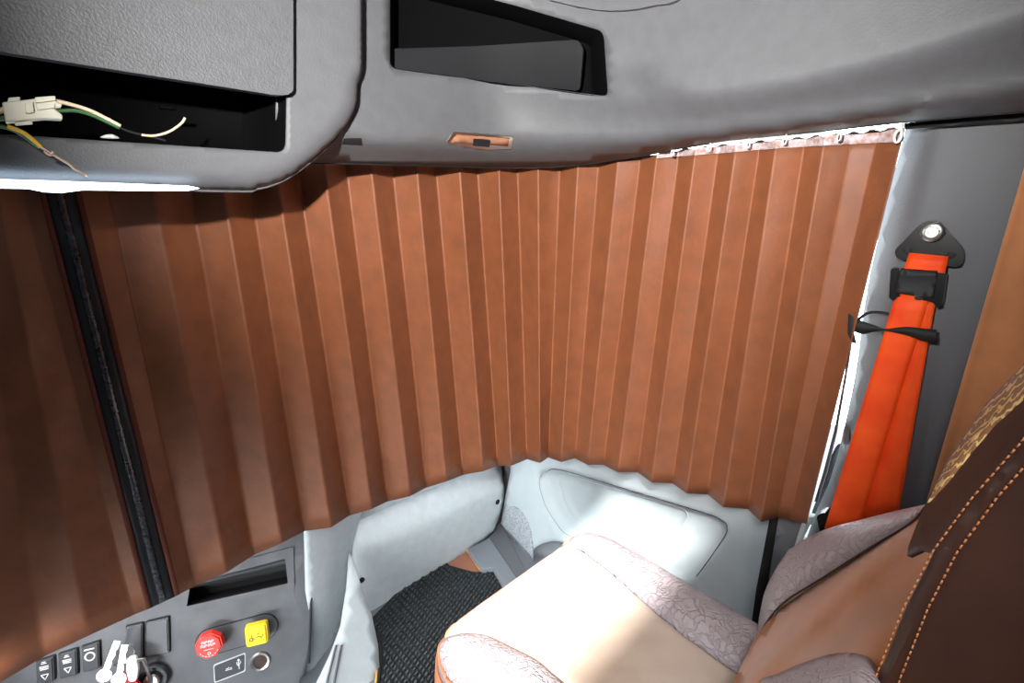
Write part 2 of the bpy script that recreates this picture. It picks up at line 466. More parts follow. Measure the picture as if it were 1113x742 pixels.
for x, y, l in [(731, 166, 'white curtain hook nearest the console, first on the visible rail'), (771, 161, 'second visible white curtain hook along the rail from the console'),
                (813, 157, 'third white curtain hook, at the middle of the visible heading tape'), (853, 153, 'fourth white curtain hook counting from the console side'),
                (912, 149, 'white curtain hook second from the rail end by the pillar')]:
    hook(x, y, l, .8)
hook(976, 148, 'larger white curtain hook at the rail end beside the pillar', 1.25)

# ---------------------------------------------------------------- left overhead locker
YL = .92
lk = thing('overhead_locker', 'grey overhead locker at upper left with raised flap and dark open cavity', 'locker', (.1, 1.0, 1.5))
fY = lambda Y: (lambda x, y: onY(x, y, Y))
body = [(-140, 197), (240, 206), (285, 204), (318, 193), (352, 168), (380, 140), (394, 116), (397, 90), (397, -90), (-140, -90)]
body = smooth_poly(body[:8], 6, False)+[(397, -90), (-140, -90)]
hole = round_poly([(-130, 20), (313, 40), (311, 166), (-130, 137)], 12)
def lk_relief(x, y):
    d = max(0, -sdf(body[:-2]+[(700, 90), (700, -400), (-400, -400), (-400, 195)], x, y)); r = 24.0
    o = .03*(1-math.sqrt(max(0, 1-(1-min(d, r)/r)**2)))
    e = 397-x; o += .010*(1-math.sqrt(max(0, 1-(1-min(max(e, 0), 9)/9)**2)))
    return Vector((0, o, 0))
pxsurf('front_frame', body, fY(YL), M['plastic'], lk, holes=[hole], step=5, thick=.006, relief=lk_relief, ang=50)
# body sides going back
side = []
for x, y in body[:-2]+[(397, -90)]:
    p = onY(x, y, YL)+lk_relief(x, y); side.append([p+Vector((0, .004, 0)), p+Vector((0, .05, 0)), p+Vector((0, .34, .02))])
grid_obj('locker_body', list(map(list, zip(*side))), M['plastic'], lk, .004)
# cavity
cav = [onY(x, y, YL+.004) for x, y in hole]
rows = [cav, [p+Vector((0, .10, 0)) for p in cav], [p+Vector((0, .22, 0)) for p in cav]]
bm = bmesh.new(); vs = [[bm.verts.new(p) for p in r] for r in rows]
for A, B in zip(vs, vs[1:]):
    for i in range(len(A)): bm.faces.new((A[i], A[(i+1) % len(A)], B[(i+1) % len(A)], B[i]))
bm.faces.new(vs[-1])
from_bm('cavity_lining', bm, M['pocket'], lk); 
flap = round_poly([(-140, 34), (303, 104), (319, 102), (319, -90), (-140, -90)], 13)
o = pxsurf('flap', flap, fY(YL-.022), M['flap'], lk, step=0, thick=.02, bevel=.005)
# under-edge: LED strip and clip
led = [(-140, 190), (-10, 194.5), (60, 196.5), (140, 199.5), (205, 202), (217, 204.5), (205, 207), (140, 207), (90, 206.5), (66, 209.5), (48, 208.5), (30, 205), (-140, 202)]
pxsurf('light_strip', led, fY(YL-.006), M['led'], lk, thick=.006)
o = pxsurf('clip', smooth_poly([(110, 149.5), (114, 146.5), (122, 146), (129, 149), (129, 150.5)], 4), fY(YL-.002), M['white'], lk, thick=.01)
pxsurf('catch_plate', [(174, 114), (193, 116), (192, 119.5), (175, 118)], fY(YL+.06), M['pocket'], lk, thick=.01)

# connector and loose wires hanging out of the cavity
cn = thing('wire_connector', 'cream white plastic plug connector with wires hanging from the locker cavity', 'connector', tuple(onY(35, 120, .87)))
pb = lambda x, y, Y=.87: onY(x, y, Y)
def px_prism(name, poly, Y, thick, m, par, bev=.001):
    return pxsurf(name, poly, fY(Y), m, par, thick=thick, bevel=bev)
px_prism('housing', [(2, 111), (22, 109), (38, 107), (59, 107), (62, 111), (68, 113), (66, 117), (59, 118), (68, 125), (68, 130), (49, 129), (27, 131), (6, 133)], .868, .022, M['cream'], cn, .0015)
px_prism('latch', [(27, 112), (36, 110), (37, 122), (28, 123)], .862, .006, M['cream'], cn)
px_prism('housing_rib', [(9, 106), (22, 105), (22, 109), (8, 111)], .869, .012, M['cream'], cn)
px_prism('housing_rib', [(38, 105.5), (60, 104), (61, 109), (38, 112)], .864, .010, M['cream'], cn)
px_prism('housing_rib', [(15, 133), (34, 131), (36, 134.5), (17, 136)], .869, .01, M['cream'], cn)
px_prism('housing_rib', [(39, 113), (60, 112), (60, 117), (40, 120)], .865, .006, M['cream'], cn)
def wire(name, pl, r, m, par, Y=.872, Y2=None):
    P = smooth_poly(pl, 6, False); n = len(P)
    return tube(name, [onY(x, y, lerp(Y, Y2 if Y2 else Y, i/(n-1))) for i, (x, y) in enumerate(P)], r, m, par, 8)
wire('wire', [(58, 109), (75, 113), (100, 121), (131, 137)], .0024, M['whitew'], cn)
wire('wire', [(58, 121), (80, 120), (100, 125), (130, 139)], .0022, M['greenw'], cn)
wire('wire', [(6, 118), (-10, 124), (-40, 128)], .003, M['whitew'], cn)
wire('wire', [(6, 128), (-10, 131), (-40, 140)], .0028, M['greenw'], cn)
sw = thing('loose_wire', 'loose green and yellow wire with bare stripped end hanging over locker lip', 'wire', tuple(onY(0, 136, .86)))
wire('green_insulation', [(-45, 128), (0, 137), (20, 144), (43, 160)], .0022, M['greenw'], sw, .866)
wire('yellow_insulation', [(8, 137), (25, 144), (36, 152), (45, 160)], .0024, M['yelloww'], sw, .861)
wire('bare_end', [(44, 159), (58, 168), (75, 178), (82, 184), (93, 189.5), (94, 192)], .0016, M['copper'], sw, .862)
wire('bare_strand', [(48, 164), (54, 168), (58, 165)], .0016, M['copper'], sw, .86)
cw = thing('loose_wire', 'short loose white-tipped wire curling up inside the dark locker cavity', 'wire', tuple(onY(155, 147, .9)))
wire('white_insulation', [(154, 146.5), (168, 147.5), (184, 143), (197, 134), (201, 128)], .0018, M['whitew'], cw, .95)
wire('dark_insulation', [(128, 138), (141, 143), (156, 147), (170, 150), (180, 153)], .002, M['dark'], cw, .955)

# ---------------------------------------------------------------- right overhead console
ov = thing('overhead_console', 'large grey overhead console curving over the passenger side with an open black pocket', 'console', (.9, .9, 1.6))
R0 = [(300, 176), (398, 178), (550, 182.5), (600, 181.5), (640, 178), (700, 169), (760, 157), (850, 147), (980, 132.5), (1113, 121), (1230, 111)]
R1 = [(300, 114), (398, 124), (500, 137), (600, 146), (680, 147), (760, 142), (860, 130), (980, 112), (1113, 92), (1230, 76)]
def ov_map(x, y):
    y0 = interp(R0, x); y1 = interp(R1, x)
    t = (y0-y)/(y0-y1)
    if t < 1:
        u = max(0, t)
        s = math.sin(u*PI/2)
        in_ = .012+.115*s
    else: in_ = .127+.05*sstep(1, 4, t)
    # lower bead below the crease
    in_ += .008*math.exp(-((t-.42)/.16)**2) if x < 900 else .008*math.exp(-((t-.42)/.16)**2)*max(0, 1-(x-900)/100)
    in_ += .125*sstep(580, 400, x)
    # local scoop under the pocket's right end
    in_ += .010*math.exp(-((x-694)/28)**2-((y-106.5)/3.2)**2)
    in_ -= .012*math.exp(-((x-690)/26)**2-((y-88)/18)**2)
    p = sel(x, y, 1.15-in_, 1.22-in_, 4.2)
    return onY(x, y, lerp(p.y, .965, sstep(570, 430, x))) if p.y < .965 else p
pk = round_poly([(424, -75), (424, 74), (661, 105), (655, 33), (560, 6), (470, -18)], 9)
pk = round_poly([(424, -70), (424, 74), (661, 105.5), (656, 34), (560, 6), (450, -22)], 8)
outl = [(x, interp(R0, x)) for x in range(300, 1561, 15)]+[(1560, -110), (300, -110)]
pxsurf('curved_cover', outl, ov_map, M['plastic'], ov, holes=[pk], step=8, thick=.004, ang=60)
# underside return to the wall
side = []
for x in range(300, 1561, 15):
    p = ov_map(x, interp(R0, x)); d = Vector((p.x, p.y if p.y > 0 else 0, 0)).normalized()
    side.append([p, p+d*.03+Vector((0, 0, .004)), p+d*.03+Vector((0, 0, .10)), p+d*.30+Vector((0, 0, .10))])
grid_obj('underside', list(map(list, zip(*side))), M['dark'], ov, .002)
# pocket liner
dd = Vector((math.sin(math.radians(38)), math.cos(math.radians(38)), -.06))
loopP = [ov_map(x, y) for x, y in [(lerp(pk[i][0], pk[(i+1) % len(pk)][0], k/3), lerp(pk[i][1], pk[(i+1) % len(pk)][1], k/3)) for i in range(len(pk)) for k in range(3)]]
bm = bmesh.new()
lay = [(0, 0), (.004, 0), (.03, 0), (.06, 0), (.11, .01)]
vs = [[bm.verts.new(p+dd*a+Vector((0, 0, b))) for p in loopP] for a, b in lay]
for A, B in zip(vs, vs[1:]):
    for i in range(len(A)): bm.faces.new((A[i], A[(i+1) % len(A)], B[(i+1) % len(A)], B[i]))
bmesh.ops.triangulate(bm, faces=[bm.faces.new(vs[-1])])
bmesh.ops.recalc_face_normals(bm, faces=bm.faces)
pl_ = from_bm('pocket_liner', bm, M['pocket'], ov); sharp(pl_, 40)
pxsurf('pocket_slab', round_poly([(426, 53), (520, 50), (628, 43), (634, 52), (630, 99), (560, 92), (428, 74)], 5), lambda x, y: ov_map(x, y)+ray(x, y).normalized()*.055, mat('slab_dark_grey', (34, 34, 36), .7, .5, 60, .15), ov, step=8, thick=.01, bevel=.002)  # separate dark grey slab lying in the pocket, paler than its liner
# rim of the round cap at the top
cap = smooth_poly([(575, -40), (590, -6), (615, 4), (650, 10.5), (680, 11), (710, 6), (738, -2), (760, -40)], 6)
o = pxsurf('lamp_cover', cap, lambda x, y: ov_map(x, y)+(CAM-ov_map(x, y)).normalized()*.012, M['plastic'], ov, step=10, thick=.01, bevel=.002)
# vertical joint piece closing locker to console
# reading lamp let into the underside
def ovp(x, y, e=.004): p = ov_map(x, y); return p+(CAM-p).normalized()*e
lm = pxsurf('reading_lamp', round_poly([(485, 155.5), (494, 143), (558, 149), (556, 162), (530, 163), (512, 161)], 2), lambda x, y: ovp(x, y, .004), M['chrome'], ov, step=5, thick=.006, bevel=.001)
pxsurf('lens', [(490, 155), (497, 146.5), (554, 151), (552, 159)], lambda x, y: ovp(x, y, .0062), M['lampglass'], lm, step=5, thick=.002)
pxsurf('switch', round_poly([(515, 151), (533, 152.5), (532, 160), (514, 158.5)], 1), lambda x, y: ovp(x, y, .009), M['dark'], lm, thick=.004, bevel=.0006)
pxsurf('vent_slot', [(374, 151), (393, 151), (394, 158), (372, 157)], lambda x, y: ovp(x, y, .002), M['rubber'], ov, thick=.002)
for x in (466, 509):
    pxsurf('fixing_clip', [(x-8, 175), (x-3, 174), (x, 176.5), (x+3, 174), (x+9, 176), (x+9, 179), (x-8, 178)], lambda a, b: sel(a, b, 1.11, 1.18, 5), M['chrome'], ov, thick=.003)
# black shadow gap seal over the pillar
o = struct(pxsurf('trim_1', [(980, 134), (1230, 110), (1500, 84), (1500, 96), (1230, 120), (1113, 131), (983, 140)], lambda x, y: onX(x, y, 1.192), M['rubber'], None, step=12, thick=.02))

# ---------------------------------------------------------------- pillar, window, door
XP = 1.225
PE = [(130, 977), (160, 970), (215, 955), (300, 936), (340, 929), (400, 922), (430, 917), (500, 902), (540, 890), (570, 876), (610, 862), (700, 845), (760, 836)]
pol = [(interp(PE, y) if False else interp([(a, b) for a, b in PE], y), y) for y in list(range(132, 760, 14))]
pout = pol+[(1000, 760), (1240, 760), (1240, 118), (1113, 126)]
def pil(x, y):
    e = x-interp(PE, y); r = 46
    q = 1-min(max(e, 0), r)/r; bend = .075*q**1.6
    return onX(x, y, XP)+Vector((bend, 0, 0))
hole_p = smooth_poly([(915, 472), (919, 479), (918, 488), (912, 492), (908, 486), (909, 476)], 3)
struct(pxsurf('trim_2', pout, pil, M['pillar'], None, step=12, thick=.03, holes=[hole_p], ang=60))
tag(pxsurf('hole_plug', smooth_poly([(914, 473), (918, 480), (917, 488), (912, 491), (908, 486), (909, 477)], 3), lambda x, y: pil(x, y)+Vector((.018, 0, 0)), mat('plug_brown', (70, 40, 34), .6), None, thick=.01),
    'dark brown plug in small round hole at pillar edge left of orange belt', 'plug')
# pale inner edge strip of the door frame seen in the gap beside the curtain
struct(pxsurf('trim_3', [(934, 300), (936, 300), (922, 395), (909, 470), (898, 515), (888, 545), (885, 545), (895, 512), (906.5, 468), (920, 395)], lambda x, y: onX(x, y, 1.29), M['pillar'], None, step=12, thick=.01))
# mirror seen through the side window
mr = tag(pxsurf('door_mirror', smooth_poly([(914, 482), (908, 486), (900, 505), (893, 530), (884, 552), (880, 570), (896, 560), (905, 535), (912, 510), (916, 492)], 4), lambda x, y: onX(x, y, 1.62), mat('mirror_housing', (36, 39, 43), .4), None, thick=.05, bevel=.005),
         'dark grey curved mirror housing outside the side window beside the pillar', 'mirror')
struct(box('window_2', (1.335, .05, .58), (1.341, 1.5, 1.86), M['glass']))
# door
XD = 1.28
door = bpy.data.objects.new('door_1', None); COL.objects.link(door); door.location = (XD, .8, 0); struct(door)
pocket = round_poly([(583, 513), (608, 510), (782, 563), (792, 577), (755, 629), (700, 640), (612, 580), (600, 562)], 14)
inset = round_poly([(600, 520), (612, 519), (740, 557), (744, 565), (716, 608), (700, 606), (622, 568), (612, 556)], 9)
inset2 = round_poly([(606, 524), (734, 560), (712, 603), (625, 562)], 7)
cup = [(603+24*math.cos(a), 601+15*math.sin(a)+.1*24*math.cos(a)*-1) for a in [k*2*PI/28 for k in range(28)]]
def door_rel(x, y):
    d1 = sdf(pocket, x, y); d2 = sdf(inset, x, y)
    o = .026*sstep(2.0, -6, d1) - .004*math.exp(-((d1-4)/3)**2)
    o += .010*sstep(2, -2, d2) - .005*math.exp(-(d2/1.6)**2)
    # swelling around the cup recess, curving towards the front edge
    o -= .02*math.exp(-((x-603)/42)**2-((y-600)/32)**2)
    o += .02*sstep(585, 550, x)
    # rear edge turns outward
    o += .03*sstep(812, 840, x+(y-560)*.15)
    return Vector((o, 0, 0))
dout = [(552, 470), (551, 515), (545, 545), (540, 578), (543, 600), (556, 618), (570, 640), (590, 700), (640, 770), (806, 770), (815, 690), (838, 560), (842, 520), (836, 500)]
pxsurf('door_panel', dout, lambda x, y: onX(x, y, XD), M['door'], door, holes=[cup], step=5, thick=.01, relief=door_rel, ang=60)
cl_ = [onX(x, y, XD)+door_rel(x, y) for x, y in cup]; cc = sum(cl_, Vector())/len(cl_)
rows = [[lerp(cc, p, s)+Vector((d, 0, -.2*d)) for p in cl_] for s, d in [(1, -.001), (.98, .006), (.92, .03), (.7, .045), (.3, .05), (.02, .05)]]
grid_obj('cup_recess', rows, mat('recess_grey', (120, 124, 128), .6, .4, 200), door, 0, close=True)
gr = [(548, 555), (556, 553), (566, 560), (575, 573), (580, 590), (581, 606), (577, 618), (572, 623), (562, 614), (553, 600), (547, 583), (545, 567)]
gp = pxsurf('speaker_grille', smooth_poly(gr, 4), lambda x, y: onX(x, y, XD-.009)+door_rel(x, y), M['grille'], door, step=4, thick=.008, bevel=.001)
# fine joint lines
tube('joint_line', [onX(x, y, XD-.001)+door_rel(x, y) for x, y in smooth_poly([(640, 486), (700, 508), (760, 530), (836, 556)], 8, False)], .0009, M['stitch'], door, 5)
pp = [p for p in pocket]; tube('pocket_joint', [onX(x, y, XD-.0006)+door_rel(x, y) for x, y in smooth_poly([(596, 511.5), (612, 511.5), (700, 538), (779, 562.5), (790, 575), (776, 600), (757, 626)], 8, False)], .0012, M['rubber'], door, 5)
tube('pocket_bead', [onX(x, y, XD-.0005)+door_rel(x, y) for x, y in inset+inset[:1]], .0016, M['light'], door, 6)
tube('pocket_rim', [onX(x, y, XD-.0006)+door_rel(x, y) for x, y in smooth_poly([(596, 511.5), (586, 520), (592, 545), (604, 567), (617, 581), (640, 592)], 8, False)], .0008, M['pillar'], door, 5)
# door top sill, outer skin
box('door_sill', (1.322, .34, .50), (1.34, 1.5, .60), M['light'], door, .01)
box('outer_skin', (1.345, .02, 0), (1.36, 1.5, .6), M['shell'], door)
# black seal between door and pillar, and grey jamb strip
struct(pxsurf('trim_4', [(838, 555), (849, 555), (832, 640), (826, 700), (820, 760), (806, 760), (815, 690), (822, 640)], lambda x, y: onX(x, y, 1.30), M['rubber'], None, step=14, thick=.03))
struct(pxsurf('trim_5', [(847, 557), (874, 560), (868, 580), (858, 612), (850, 700), (840, 770), (818, 770), (829, 670)], lambda x, y: onX(x, y, 1.285), M['pillar'], None, step=9, thick=.02, bevel=.003))
struct(pxsurf('trim_6', [(874, 560), (884, 562), (870, 590), (862, 616), (858, 612), (866, 585)], lambda x, y: onX(x, y, 1.275), M['light'], None, step=9, thick=.02, bevel=.003))

# ---------------------------------------------------------------- seat belt
XB = 1.195
belt = thing('seat_belt', 'orange seat belt with black anchor plate hanging on the grey door pillar', 'seat belt', tuple(onX(930, 570, XB)))
ap = smooth_poly([(1012, 240), (1022, 242), (1032, 254), (1046, 270), (1047, 283), (1040, 290), (1020, 288), (985, 283), (975, 280), (973, 272), (982, 262), (1000, 244)], 5)
o = pxsurf('anchor_plate', ap, lambda x, y: onX(x, y, XB+.005), M['black'], belt, thick=.012, bevel=.003)
O = onX(1013.5, 252, XB-.004); Ux, Vz, Nx = Vector((0, -1, 0)), Vector((0, 0, 1)), Vector((-1, 0, 0))
bt = ring_lathe('bolt', [(.0175, -.004), (.0175, .002), (.015, .004), (.011, .0045), (.0095, .009), (.006, .009), (.0055, .004), (0, .004)], O, Ux, Vz, Nx, M['chrome'], belt)
pxsurf('plate_slot', smooth_poly([(985, 268), (991, 271), (986, 276), (981, 272)], 4), lambda x, y: onX(x, y, XB+.0035), M['rubber'], belt, thick=.002)
pxsurf('plate_slot', smooth_poly([(1033, 273), (1039, 277), (1033, 281), (1029, 277)], 4), lambda x, y: onX(x, y, XB+.0035), M['rubber'], belt, thick=.002)
def weave(pl, pr, X, name, n=14):
    """flat belt webbing between two edge polylines"""
    rows = []
    for k in range(n+1):
        y = k/n
        A = pl(y); B = pr(y)
        rows.append([onX(lerp(A[0], B[0], i/6), lerp(A[1], B[1], i/6), X+.0015*math.cos(i/6*2*PI)+.003*math.sin(y*5)) for i in range(7)])
    return grid_obj(name, rows, M['orange'], belt, .003)
seg = lambda a, b: (lambda t: (lerp(a[0], b[0], t), lerp(a[1], b[1], t)))
weave(seg((988, 275), (981, 296)), seg((1031, 279), (1027, 298)), XB-.004, 'webbing')
weave(seg((1004, 318), (932, 566)), seg((1018, 322), (977, 556)), XB+.003, 'webbing')
weave(seg((974, 318), (896, 574)), seg((1010, 322), (932, 580)), XB-.009, 'webbing')
bk = pxsurf('slide_buckle', round_poly([(968, 291), (1029, 297), (1024, 332), (1018, 335), (1014, 328), (976, 322), (972, 327), (966, 324)], 3), lambda x, y: onX(x, y, XB-.008), M['black'], belt, thick=.016, bevel=.003)
pxsurf('buckle_bar', round_poly([(976, 293), (1019, 296), (1014, 324), (972, 318)], 3), lambda x, y: onX(x, y, XB-.018+.004*math.sin((y-292)/30*PI)), M['dark'], bk, step=5, thick=.01)
pxsurf('lower_anchor', round_poly([(887, 560), (898, 556), (901, 568), (930, 574), (920, 583), (892, 582)], 4), lambda x, y: onX(x, y, XB-.004), M['black'], belt, thick=.03, bevel=.002)
# black tie strap
ts = thing('tie_strap', 'black elastic strap tied round the orange belt and hooked by the curtain edge', 'strap', tuple(onX(925, 355, XB)))
up_ = smooth_poly([(922, 343), (935, 348), (950, 353), (962, 357), (985, 355), (1005, 357), (1018, 358)], 6, False)
lo_ = smooth_poly([(923, 358), (937, 363), (950, 360.5), (963, 359.5), (985, 364), (1003, 370), (1018, 372)], 6, False)
grid_obj('front_loop', [[onX(a[0], a[1], XB-.018), onX((a[0]+b[0])/2, (a[1]+b[1])/2, XB-.020), onX(b[0], b[1], XB-.018)] for a, b in zip(up_, lo_)], M['rubber'], ts, .0025)
tube('back_loop', [onX(x, y, XB+.012) for x, y in smooth_poly([(930, 350), (941, 341), (952, 339), (966, 341)], 6, False)], .003, M['rubber'], ts, 6)
pxsurf('strap_tail', [(922, 341), (929, 346), (928, 362), (931, 374), (926, 372), (921, 362)], lambda x, y: onX(x, y, XB-.02), M['rubber'], ts, thick=.003)

# ---------------------------------------------------------------- rear cabin curtain
rows = []
for k in range(21):
    t = k/20; z = lerp(1.72, .55, t); R = []
    for i in range(61):
        s = i/60; amp = .022*math.sin(s*PI*9+.4)
        R.append(Vector((1.185-.06*s+amp*.8-.012*t, .045-.62*s+.006*math.sin(s*40)+.006*t, z)))
    rows.append(R)
tag(grid_obj('rear_curtain', rows, M['rearsuede'], None, .002), 'tan brown suede sleeping-berth curtain hanging behind the passenger seat at right edge', 'curtain')

# ---------------------------------------------------------------- passenger seat
seat = thing('passenger_seat', 'passenger seat with beige velour centre, grey leather bolsters and dark brown backrest side', 'seat', (.8, .3, 0))
X0, X1, YB, YF = .462, 1.105, .10, .82
RC = .13
def halfcut(Y):
    yy = Y-(YF-RC*1.3)
    if yy <= 0: return 0
    q = min(1, yy/(RC*1.3)); return RC*(1-math.sqrt(max(0, 1-q*q)))
def sd_round(x, y):
    cx, cy = (X0+X1)/2, (YB-.3+YF)/2; hx, hy = (X1-X0)/2-RC, (YF-YB+.3)/2-RC
    qx, qy = abs(x-cx)-hx, abs(y-cy)-hy
    return math.hypot(max(qx, 0), max(qy, 0))+min(max(qx, qy), 0)-RC
def xl(Y): return .625-.05*sstep(.55, .78, Y)-.04*sstep(.70, .80, Y)
def xr(Y): return .915+.06*sstep(.35, .75, Y)
def top_z(x, y):
    ed = max(0, -sd_round(x, y)); r = .085
    z = .50 - (0 if ed >= r else .8*(r-math.sqrt(r*r-(r-ed)**2)))
    z += .016*math.sin(PI*min(1, max(0, (y-YB)/(YF-YB))))*math.cos((x-.78)/.32*PI/2)
    bl = max(sstep(.0, .05, xl(y)-x), sstep(0, .05, x-xr(y))); z += .018*bl
    ds = min(abs(x-xl(y)), abs(x-xr(y))); z -= .007*math.exp(-(ds/.007)**2)
    z += .0015*math.sin(x*60+y*23)*math.sin(y*48)
    return z
def cushion_strip(name, fa, fb, m, nu):
    rows = []
    ny = 60
    for j in range(ny+1):
        Y = lerp(YB, YF-.0005, (j/ny)**.8); c = halfcut_x(Y)
        a = fa(Y, c); b = fb(Y, c)
        R = [Vector((lerp(a, b, i/nu), Y, 0)) for i in range(nu+1)]
        for p in R: p.z = top_z(p.x, p.y)
        rows.append(R)
    return rows
def halfcut_x(Y):
    # x inset of the rounded outline at depth Y
    yy = Y-(YF-RC)
    if yy <= 0: return 0
    return RC-math.sqrt(max(0, RC*RC-yy*yy))
L_out = lambda Y, c: X0+c; R_out = lambda Y, c: X1-c
def cl3(v, lo, hi): return max(lo, min(hi, v))
s1 = lambda Y, c: cl3(xl(Y), X0+c+.001, X1-c-.001); s2 = lambda Y, c: cl3(xr(Y), X0+c+.002, X1-c)
for nm, fa, fb, m, nu in [('side_bolster', L_out, s1, M['leather'], 14), ('centre_cushion', s1, s2, M['beige'], 26), ('side_bolster', s2, R_out, M['leather'], 14)]:
    rows = cushion_strip(nm, fa, fb, m, nu)
    grid_obj(nm, rows, m, seat, .004)
# skirt below the top, following the rounded outline
ol = []
for k in range(13): a = PI-k/12*PI/2; ol.append((X0+RC+RC*math.cos(a), YF-RC+RC*math.sin(a)))
for k in range(13): a = PI/2-k/12*PI/2; ol.append((X1-RC+RC*math.cos(a), YF-RC+RC*math.sin(a)))
ol = [(X0, YB), (X0, .35), (X0, .5)]+ol+[(X1, .5), (X1, .35), (X1, YB)]
rows = [[Vector((lerp(x, .78, s), lerp(y, .45, s*.6), top_z(x, y) if z is None else z)) for x, y in ol] for s, z in [(0, None), (-.012, .40), (-.008, .37), (.04, .33), (.1, .32)]]
grid_obj('cushion_skirt', rows, M['piping'], seat, .004)
pp_ = smooth_poly(ol, 4, False)
tube('piping', [Vector((lerp(x, .78, .012), lerp(y, .45, .01), top_z(lerp(x, .78, .012), lerp(y, .45, .01))+.002)) for x, y in pp_], .0035, M['piping'], seat, 8)
box('seat_base', (.56, .15, .05), (1.02, .70, .33), M['dark'], seat, .02)
box('seat_frame', (.60, .2, 0), (.98, .62, .05), M['dark'], seat, .01)

# backrest
SN = Vector((0, 1, .528)).normalized()
P0 = Vector((0, .257, .57))
def rest(x, y, off=0.0): return on_plane(x, y, P0+Vector((0, off, 0)), SN)
# body (real volume under the covers)
prof = [(.42, .335, .12), (.57, .257, .05), (.8, .135, -.06), (.97, .045, -.14), (1.12, -.03, -.2), (1.3, -.06, -.24), (1.5, -.08, -.24), (1.62, -.12, -.22)]
rows = []
for z, yf, yb in prof:
    w = 0 if z < 1.0 else (z-1.0)*.22
    yf -= .03; x0, x1 = .53, 1.06-w
    c = [(x0+.03, yf), ((x0+x1)/2, yf-.01), (x1-.03, yf), (x1, yf-.03), (x1, yb+.03), (x1-.03, yb), (x0+.03, yb), (x0, yb+.03), (x0, yf-.03)]
    rows.append([Vector((a, b, z)) for a, b in c])
bm = bmesh.new(); vs = [[bm.verts.new(p) for p in r] for r in rows]
for A, B in zip(vs, vs[1:]):
    for i in range(len(A)): bm.faces.new((A[i], A[(i+1) % len(A)], B[(i+1) % len(A)], B[i]))
bm.faces.new(vs[0]); bm.faces.new(vs[-1]); bmesh.ops.recalc_face_normals(bm, faces=bm.faces)
from_bm('backrest', bm, M['leatherdark'], seat)
BB = [(800, 735), (821, 692), (848, 658), (892, 629), (946, 595), (990, 568), (1005, 551)]       # seam bolster / centre
def seg_d(pl, x, y):
    m = 1e9
    for (x0, y0), (x1, y1) in zip(pl, pl[1:]):
        dx, dy = x1-x0, y1-y0; t = max(0, min(1, ((x-x0)*dx+(y-y0)*dy)/(dx*dx+dy*dy)))
        m = min(m, math.hypot(x-x0-dx*t, y-y0-dy*t))
    return m
def bulge_far(x, y):
    a = seg_d(BB[1:], x, y); b = seg_d(far_sil, x, y); t = a/(a+b+1e-6)
    return onX(x, y, .992+.085*t-.035*math.sin(PI*t))
far_sil = [(822, 690), (827, 660), (833, 638), (850, 607), (868, 590), (897, 575), (930, 566), (965, 557), (1005, 548)]
farb = smooth_poly(far_sil, 4, False)+[(1012, 552), (990, 570), (946, 597), (892, 631), (848, 660), (821, 696)]
pxsurf('side_bolster', farb, bulge_far, M['leather'], seat, step=3.5, thick=.006)
sued = BB+[(1030, 545), (1050, 600), (1010, 690), (975, 780), (780, 780)]
def sued_rel(x, y):
    # soft folds running up the cover
    d = (y-(742-(x-835)*.93))
    e = sstep(0, 22, -sdf(sued, x, y))
    return -ray(x, y).normalized()*e*(.030*math.exp(-((d+22)/13)**2)+.012*math.sin(x*.05+y*.06)+.008*math.sin(x*.09-y*.03))
pxsurf('centre_cover', sued, lambda x, y: rest(x, y), M['seatsuede'], seat, step=9, thick=.01, relief=sued_rel)
lowb = smooth_poly([(826, 742), (845, 732), (870, 721), (900, 711), (925, 709), (943, 714), (955, 730), (962, 760), (940, 800), (820, 800)], 4)
def low_map(x, y):
    d = max(0, -sdf(lowb, x, y)); return rest(x, y, .008+.035*math.sqrt(min(1, d/25)))
pxsurf('lower_bolster', lowb, low_map, M['leather'], seat, step=6, thick=.02)
# dark leather side wing nearest the camera
X1L = [(300, 1300), (395, 1182), (450, 1138), (480, 1113), (540, 1060), (600, 1016), (660, 985), (735, 955), (800, 935)]
SIL = [(300, 1200), (340, 1158), (395, 1113), (440, 1070), (500, 1030), (530, 1014), (560, 1000), (602, 984)]
def wing_map(x, y):
    d = interp(X1L, y)-x
    X = .50+.0*d
    if d > 0: X += .10*min(1, d/75)**1.8
    else: X += .012*math.exp(-((d+8)/7)**2)*0 - .006*(1-math.exp(-(d/14)**2)) + .05*sstep(-120, -320, d)
    # raised welt between the two stitch lines
    X -= .004*math.exp(-((d+11)/7)**2)
    return onX(x, y, X)
wing = [(interp(SIL, y), y) for y in range(318, 603, 12)]+[(986, 604), (1000, 598), (1014, 602)]+[(interp(X1L, y), y) for y in range(614, 800, 15)]+[(1300, 800), (1300, 318)]
wg = pxsurf('side_wing', wing, wing_map, M['leatherdark'], seat, step=9, thick=.004)
def stitches(off, y0, y1):
    bm = bmesh.new(); y = y0
    L = lambda yy: onX(interp(X1L, yy)+off, yy, wing_map(interp(X1L, yy)+off, yy).x-.0012)
    while y < y1:
        a, b = L(y), L(y+4.4)
        tube('', [a, (a+b)/2+Vector((-.0009, 0, 0)), b], .0008, None, None, 5, bm_only=bm); y += 6.4
    return from_bm('stitching', bm, M['stitch'], wg)
stitches(-3, 360, 745); stitches(24, 400, 760)
pat = [(interp(SIL, y)+1.5, y) for y in range(330, 556, 12)]+[(1008, 546), (1030, 523), (1053, 494), (1080, 462), (1113, 432), (1160, 395), (1200, 350)]
pxsurf('embroidered_panel', pat, lambda x, y: onX(x, y, wing_map(x, y).x-.003), M['pattern'], seat, step=8, thick=.004)
tube('seam_piping', [onX(x, y, .985) for x, y in smooth_poly([(822, 694)]+BB[2:], 6, False)], .0018, M['leatherdark'], seat, 6)

